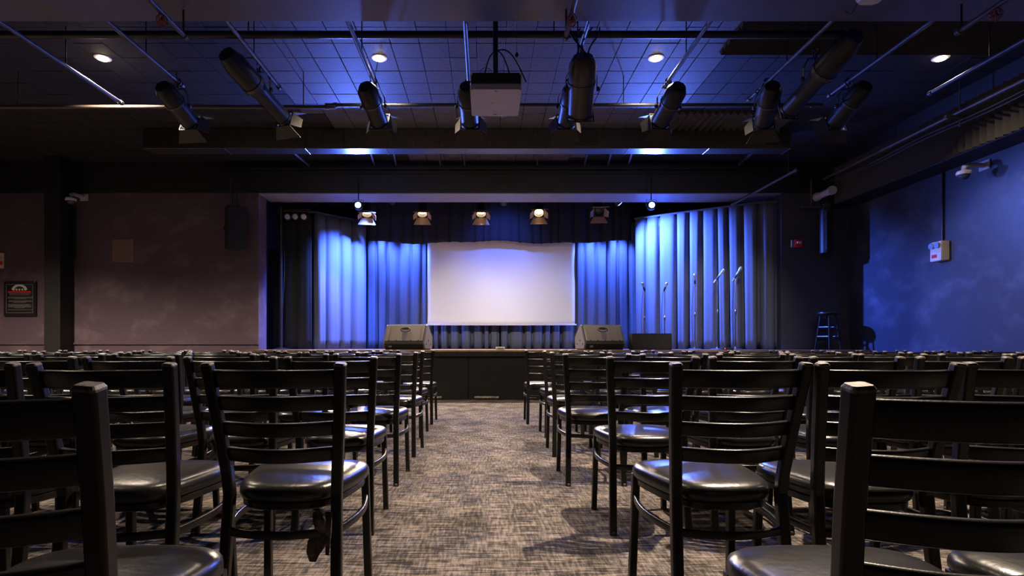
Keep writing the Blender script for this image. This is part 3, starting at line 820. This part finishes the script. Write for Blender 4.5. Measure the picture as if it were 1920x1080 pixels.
# ---------------------------------------------------------------- things on the stage
def wedge(label, x, y, rz):
    t = thing('stage_monitor', label, 'speaker', (x, y, STZ), rz, 'wedge monitors at the stage edge')
    prof = [(-.17, .0), (-.215, .10), (-.20, .14), (-.04, .42), (.0, .43), (.25, .24), (.27, .20), (.24, 0)]
    MB().prism(prof, lambda a, b, e: (-.335 if e else .335, a, b)).build('cabinet', 'rubber', t)
    # sloping back panel
    q = Vector((0, -.20, .14)); r_ = Vector((0, -.04, .42)); nn = Vector((0, -.28, .16)).normalized(); mid = (q + r_) / 2
    ax = (r_ - q).normalized()
    mtx = Matrix((Vector((1, 0, 0)), nn, ax)).transposed()
    pan = MB().box(mid + nn * .006, (.66, .014, .315), mtx, .008).build('back_panel', 'wedge', t)
    for s in (-1, 1):
        MB().prism([(-.165, .02), (-.205, .10), (-.19, .14), (-.035, .41), (.0, .425), (.24, .235), (.26, .20), (.23, .02)], lambda a, b, e: (s * (.332 if e else .365), a, b)).build('side_cheek', 'wedgeside', t)
        MB().box(mid + nn * .014 + Vector((s * .27, 0, 0)), (.010, .008, .24), mtx, .003).build('rib', 'wedge', pan)
        for k in range(3): MB().lathe([(.012, 0), (.012, .008)], Matrix.Translation((s * .365, -.12 + k * .13, .10 + .06 * (k == 1))) @ Matrix.Rotation(s * math.pi / 2, 4, 'Y'), 10).build('bolt', 'rubber', t)
    hm = mid + nn * .016 + ax * .06
    hd = MB().sweep([hm + Vector((.085 * math.cos(a), 0, 0)) + ax * .04 * math.sin(a) for a in [k * math.pi / 8 for k in range(17)]], chamfer(.012, .014, .003), nn, None, False).build('handle', 'rubber', pan)
    MB().box(hm + nn * -.004 + ax * .018, (.11, .006, .035), mtx, .002).build('handle_recess', 'rubber', pan)
    MB().prism([(-.045, -.03), (.045, -.03), (.038, -.19), (-.038, -.19)], lambda a, b, e: hm + nn * (.0 if e else -.010) + Vector((a, 0, 0)) + ax * b).build('pole_cup', 'wedgeside', pan)
    for k in range(5): MB().lathe([(.010, 0), (.010, .01)], Matrix.Translation(q + nn * .012 + ax * .015 + Vector((-.26 + k * .13, 0, 0))) @ nn.to_track_quat('Z', 'Y').to_matrix().to_4x4(), 8).build('bolt', 'rubber', pan)
    MB().box((-.24, -.20, .055), (.06, .012, .03), Matrix.Rotation(.4, 3, 'X'), .003).build('badge', 'grey', t)
    return t
wedge('grey wedge stage monitor at the stage edge left of the screen', -1.33, 9.72, -.20)
wedge('grey wedge stage monitor at the stage edge right of the screen', 1.97, 9.74, .20)

bx = thing('black_box', 'plain black low box on the stage right of the wedge monitor', 'box', (2.80, 9.66, STZ))
MB().box((0, 0, .135), (.67, .22, .27), None, .006).build('body', 'stageblack', bx)
MB().box((0, -.112, .135), (.65, .008, .25), None, .003).build('front_panel', 'black', bx)
MB().box((0, .0, .272), (.67, .22, .008), None, .003).build('lid', 'black', bx)
mc = thing('cream_box', 'small brass-coloured box lying on the stage edge at centre', 'box', at(938, 652, 9.45) * 1 + Vector((0, 0, 0)))
mc.location.z = STZ
MB().box((0, 0, .025), (.15, .10, .05), None, .005).build('body', 'cream', mc)
MB().box((0, -.051, .025), (.10, .004, .02), None, .001).build('front_plate', 'grey', mc)

def mic_stand(label, px, y, ptop, tilt, clip):
    base = at(px, 650, y)
    t = thing('microphone_stand', label, 'microphone stand', (base.x, y, STZ), 0, 'microphone stands along the right curtain')
    H = CH + (648 - ptop) * y / F - STZ
    MB().lathe([(.125, 0), (.125, .008), (.11, .018), (.03, .026), (.018, .05)], None, 24).build('round_base', 'chrome', t, True)
    MB().tube([(0, 0, .04), (0, 0, H * .48)], .011, 10).build('lower_tube', 'chrome', t, True)
    MB().lathe([(.017, H * .45), (.019, H * .46), (.019, H * .50), (.012, H * .52)], None, 12).build('clutch', 'chrome', t, True)
    hz = H - .09
    MB().tube([(0, 0, H * .48), (0, 0, hz)], .008, 8).build('upper_tube', 'chrome', t, True)
    d = Vector((math.sin(tilt), -.25, math.cos(tilt))).normalized()
    c = Vector((0, 0, hz))
    cl = MB().tube([c - d * .03, c + d * .05], .018, 8).build('mic_clip', 'rubber', t, True)
    q = d.to_track_quat('Z', 'Y').to_matrix().to_4x4()
    k = clip
    m = MB().lathe([(.012, -.10 * k), (.015, -.09 * k), (.018, .05 * k), (.021, .07 * k)], Matrix.Translation(c + d * .03) @ q, 12).build('microphone', 'mic', t, True)
    MB().lathe([(.02, .07 * k), (.027, .085 * k), (.027, .105 * k), (.018, .125 * k), (.004, .13 * k)], Matrix.Translation(c + d * .03) @ q, 12).build('grille', 'mic', m, True)
    MB().tube(curve_pts(lambda u: (-.015 - .03 * math.sin(math.pi * u), .03, hz - .05 - (hz - .08) * u), 12), .004, 5).build('cable', 'rubber', t, True)
mic_stand('leftmost chrome microphone stand, behind the black box', 1208, 10.35, 533, -.35, .8)
mic_stand('second chrome microphone stand from left, behind the black box', 1246, 10.35, 533, .30, .8)
mic_stand('middle chrome microphone stand with upright microphone', 1303, 10.05, 520, -.12, 1.0)
mic_stand('chrome microphone stand with tilted microphone, second from right', 1345, 9.82, 512, .60, 1.25)
mic_stand('rightmost chrome microphone stand with tilted microphone', 1379, 9.74, 509, .48, 1.25)
pb = tag(MB().box((4.05, 9.52, STZ + .02), (.18, .10, .04), None, .005).build('pedal_box', 'rubber'), 'small black pedal with red light by the rightmost microphone stand', 'pedal')
MB().lathe([(.008, 0), (.008, .004)], Matrix.Translation((3.99, 9.468, STZ + .022)) @ Matrix.Rotation(math.pi / 2, 4, 'X'), 8).build('indicator', 'glowred', pb)

sl = thing('bar_stool', 'round black wooden bar stool against the dark wall at right', 'stool', (5.80, 9.62, STZ + .003), .35)
MB().lathe([(.15, .59), (.165, .595), (.17, .61), (.165, .625), (.14, .63)], None, 28).build('seat', 'stool', sl, True)
for k in range(4):
    a = math.pi / 4 + k * math.pi / 2
    MB().tube([(.19 * math.cos(a), .19 * math.sin(a), 0), (.105 * math.cos(a), .105 * math.sin(a), .60)], .017, 10).build('leg', 'stool', sl, True)
for z, rr_ in ((.17, .165), (.33, .142)):
    for k in range(4):
        a, b = math.pi / 4 + k * math.pi / 2, math.pi / 4 + (k + 1) * math.pi / 2
        zz = z + .05 * (k % 2)
        MB().tube([(rr_ * math.cos(a), rr_ * math.sin(a), zz), (rr_ * math.cos(b), rr_ * math.sin(b), zz)], .011, 8).build('rung', 'stool', sl, True)

# ---------------------------------------------------------------- on the walls
def dome(name, label, wallp, arm, m='white'):
    t = thing(name, label, 'camera', wallp)
    arm = Vector(arm)
    n = arm.normalized(); q = n.to_track_quat('Z', 'Y').to_matrix().to_4x4()
    MB().box((0, 0, 0), (.16, .12, .02), q.to_3x3(), .006).build('wall_plate', m, t)
    MB().sweep([(0, 0, 0), arm * .8, arm + Vector((0, 0, -.02)), arm + Vector((0, 0, -.07))], chamfer(.055, .055, .015), (0, .3, 1)).build('bracket_arm', m, t, True)
    h = MB().lathe([(.03, -.06), (.075, -.075), (.085, -.09), (.082, -.12), (.07, -.125)], Matrix.Translation(arm), 22).build('housing', m, t, True)
    MB().lathe([(.066, -.12), (.06, -.15), (.04, -.175), (.004, -.185)], Matrix.Translation(arm), 20, False).build('dome_lens', 'lensdark', h, True)
dome('security_camera', 'white dome security camera on the blue-lit right wall', (XR - .01, 7.21, 3.18), (-.26, 0, 0))
dome('security_camera', 'white dome security camera high on the left wall', (-6.98, WALL - .01, 3.47), (-.04, -.26, 0))
tag(MB().tube([(-7.13, WALL - .012, 3.33), (-7.13, WALL - .012, 2.38)], .012, 8).build('cable_conduit', 'pipeblack', None, True), 'thin black conduit below the left dome camera', 'conduit')
tag(MB().box(((231 - 910) * 9.9 / F, WALL - .004, CH + 178 * 9.9 / F), (.37, .008, .39), None, .002).build('wall_panel', 'patch'), 'square brown unpainted patch board on the left wall', 'panel')

el = thing('emergency_light', 'white emergency light box with red label on the right wall', 'emergency light', (XR - .055, 7.86, 2.06))
MB().box((0, 0, .135), (.11, .20, .27), None, .008).build('case', 'cream', el)
MB().box((-.058, 0, .135), (.008, .19, .26), None, .002).build('front_cover', 'white', el)
for s in (-1, 1):
    MB().lathe([(.03, 0), (.04, .02), (.04, .035)], Matrix.Translation((-.06, s * .05, .215)) @ Matrix.Rotation(-math.pi / 2, 4, 'Y'), 16).build('lamp_head', 'chrome', el, True)
MB().box((-.064, .02, .07), (.004, .09, .045)).build('red_label', 'red', el)
MB().box((-.064, -.05, .14), (.004, .05, .06)).build('sticker', 'posterwhite', el)
tag(MB().tube([(XR - .02, 7.86, 2.33), (XR - .02, 7.86, 3.29)], .013, 8).build('wall_conduit', 'pipeblack', None, True), 'vertical black conduit above the emergency light', 'conduit')

fa = thing('fire_alarm', 'red fire alarm strobe on the dark wall at right', 'fire alarm', (5.40, WALL - .01, 2.60))
MB().box((-.065, -.02, .06), (.07, .05, .13), None, .005).build('back_box', 'grey', fa)
MB().box((.02, -.03, .065), (.14, .07, .13), None, .01).build('housing', 'red', fa)
MB().box((.02, -.07, .075), (.08, .02, .035), None, .006).build('strobe_lens', 'white', fa)
ap = thing('access_point', 'white rounded ceiling unit with blue light under the soffit', 'access point', (3.03, 4.40, SOZ))
MB().prism(rr(.20, .30, .055, -.15), lambda a, b, e: (a * (1 if e else .82), b * (1 if e else .85), 0 if e else -.045)).build('shell', 'white', ap)
MB().lathe([(.009, -.046), (.006, -.050), (.001, -.051)], Matrix.Translation((.0, .02, 0)), 10, False).build('status_light', 'glowblue', ap)
MB().tube(curve_pts(lambda t: (-.05 - .02 * t, .15 + .12 * t, -.01 - .05 * math.sin(math.pi * t)), 8), .004, 5).build('cable', 'rubber', ap)

cs = thing('column_speaker', 'tall black column loudspeaker hanging by the right wall corner', 'speaker', (5.80, 9.68, 2.46))
MB().lathe([(.08, 0), (.095, .01), (.095, .74), (.08, .75)], None, 20).build('cabinet', 'black', cs, True)
MB().box((0, -.088, .37), (.11, .03, .66), None, .01).build('grille', 'rubber', cs)
MB().tube([(-.05, 0, .75), (-.05, 0, .83), (.05, 0, .83), (.05, 0, .75)], .010, 8).build('bracket', 'chrome', cs)
MB().tube([(-.42, .0, .80), (.05, 0, .80)], .02, 10).build('support_arm', 'pipebrown', cs, True)
MB().tube([(-.25, 0, .80), (-.25, 0, 1.25)], .016, 10).build('drop_pipe', 'pipebrown', cs, True)

pa = thing('loudspeaker', 'black loudspeaker hung on the left wall beside the stage', 'speaker', (-4.25, 9.62, 2.53), math.radians(38))
MB().prism([(-.15, -.15), (.15, -.15), (.11, .17), (-.11, .17)], lambda a, b, e: (a, b, .70 if e else 0)).build('cabinet', 'black', pa)
MB().box((0, -.155, .35), (.28, .014, .67), None, .004).build('grille', 'rubber', pa)
MB().box((-.06, .24, .40), (.05, .26, .05), None, .004).build('wall_bracket', 'pipeblack', pa)
for s in (-1, 1): MB().tube([(s * .06, 0, .70), (s * .05, .05, 1.2)], .006, 6).build('hanging_chain', 'pipe', pa)
for k in range(3):
    MB().tube(curve_pts(lambda t: (-.02 + .06 * k + .03 * math.sin(6 * t + k), .12, .66 + .60 * t), 10), .007, 6).build('cable', 'rubber', pa, True)

pl = thing('lamp_pole', 'black vertical pole with small lamps at the left stage edge', 'pole', (-3.76, 10.46, STZ))
MB().tube([(0, 0, 0), (0, 0, 2.62)], .03, 12).build('upright', 'pipeblack', pl, True)
MB().lathe([(.16, 0), (.16, .015), (.05, .03)], None, 20).build('base_plate', 'pipeblack', pl)
MB().tube([(-.05, 0, 2.55), (.62, .1, 2.55)], .02, 10).build('cross_arm', 'pipeblack', pl, True)
for k, (dx, m) in enumerate(((.12, 'blueglass'), (.26, 'blueglass'), (.42, 'white'))):
    h = MB().lathe([(.03, -.07), (.06, -.06), (.07, .04), (.065, .06)], Matrix.Translation((dx, .05, 2.46)) @ Matrix.Rotation(math.radians(110), 4, 'X'), 16).build('lamp_head', 'fixture', pl, True)
    MB().lathe([(.062, .055), (.03, .068), (.002, .07)], Matrix.Translation((dx, .05, 2.46)) @ Matrix.Rotation(math.radians(110), 4, 'X'), 16, False).build('lens', m, h, True)
MB().tube(curve_pts(lambda t: (.02 + .10 * math.sin(math.pi * t) * (1 - t), -.04, 2.4 - 2.3 * t), 14), .006, 6).build('cable', 'rubber', pl, True)

spot('added_wall_beam', (-3.30, 10.36, 3.26), (6.3, 6.6, 1.35), 5200.0, (0.20, 0.27, 1.0), 22, .6, .05, pl)  # beam added to brighten the right wall; the pole's lamp heads are unlit
# poster and sign at the far left
ps = thing('framed_poster', 'black framed notice with arch emblem, red heading and small print', 'poster', (-8.05, WALL - .02, 1.41))
PW, PH = .56, .60
MB().box((-.03, .0, PH / 2), (PW, .03, PH), None, .004).build('frame', 'posterblack', ps)
MB().box((-.03, -.017, PH / 2), (PW - .06, .004, PH - .06)).build('print', 'posterblack', ps)
ln = MB()
for (cx, cz, w, h) in ((-.03, PH - .055, PW - .10, .006), (-.03, .055, PW - .10, .006), (-.03 - PW / 2 + .05, PH / 2, .006, PH - .11), (-.03 + PW / 2 - .05, PH / 2, .006, PH - .11)):
    ln.box((cx, -.020, cz), (w, .002, h))
ln.build('border_line', 'postergrey', ps)
em = MB()
em.add([(-.03 + r_ * math.cos(math.pi * k / 14), -.0205, .45 + r_ * .72 * math.sin(math.pi * k / 14)) for k in range(15) for r_ in (.085, .135)], [(2 * k, 2 * k + 1, 2 * k + 3, 2 * k + 2) for k in range(14)])
for k in range(5): em.box((-.03 - .10 + .05 * k, -.0205, .455), (.03, .002, .03))
em.build('arch_emblem', 'posterwhite', ps)
MB().box((-.03, -.0205, .415), (.40, .002, .022)).build('red_heading', 'red', ps)
tx = MB()
for k, (z, w) in enumerate(((.385, .36), (.365, .34), (.325, .40), (.310, .40), (.296, .20), (.262, .38), (.247, .38), (.233, .2), (.198, .40), (.184, .38), (.17, .40), (.154, .38), (.138, .18), (.105, .40))):
    xx = -.03 - w / 2
    while xx < -.03 + w / 2:
        wl = R.uniform(.012, .034)
        tx.box((xx + wl / 2, -.0205, z), (wl, .002, .008)); xx += wl + .007
tag(tx.build('small_print', 'postergrey', ps), kind='stuff')
for s in (-1, 1): MB().lathe([(.008, 0), (.008, .006)], Matrix.Translation((-.03 + s * .265, -.016, PH - .015)) @ Matrix.Rotation(math.pi / 2, 4, 'X'), 8).build('screw', 'chrome', ps)
sg = thing('wall_sign', 'small cream sign with red marking above the framed notice', 'sign', (-8.47, WALL - .012, 2.24))
MB().box((0, 0, .13), (.20, .02, .27), None, .003).build('plate', 'cream', sg)
MB().box((0, -.012, .09), (.16, .004, .07)).build('red_marking', 'red', sg)
MB().box((0, -.012, .18), (.14, .004, .07)).build('pale_marking', 'posterwhite', sg)
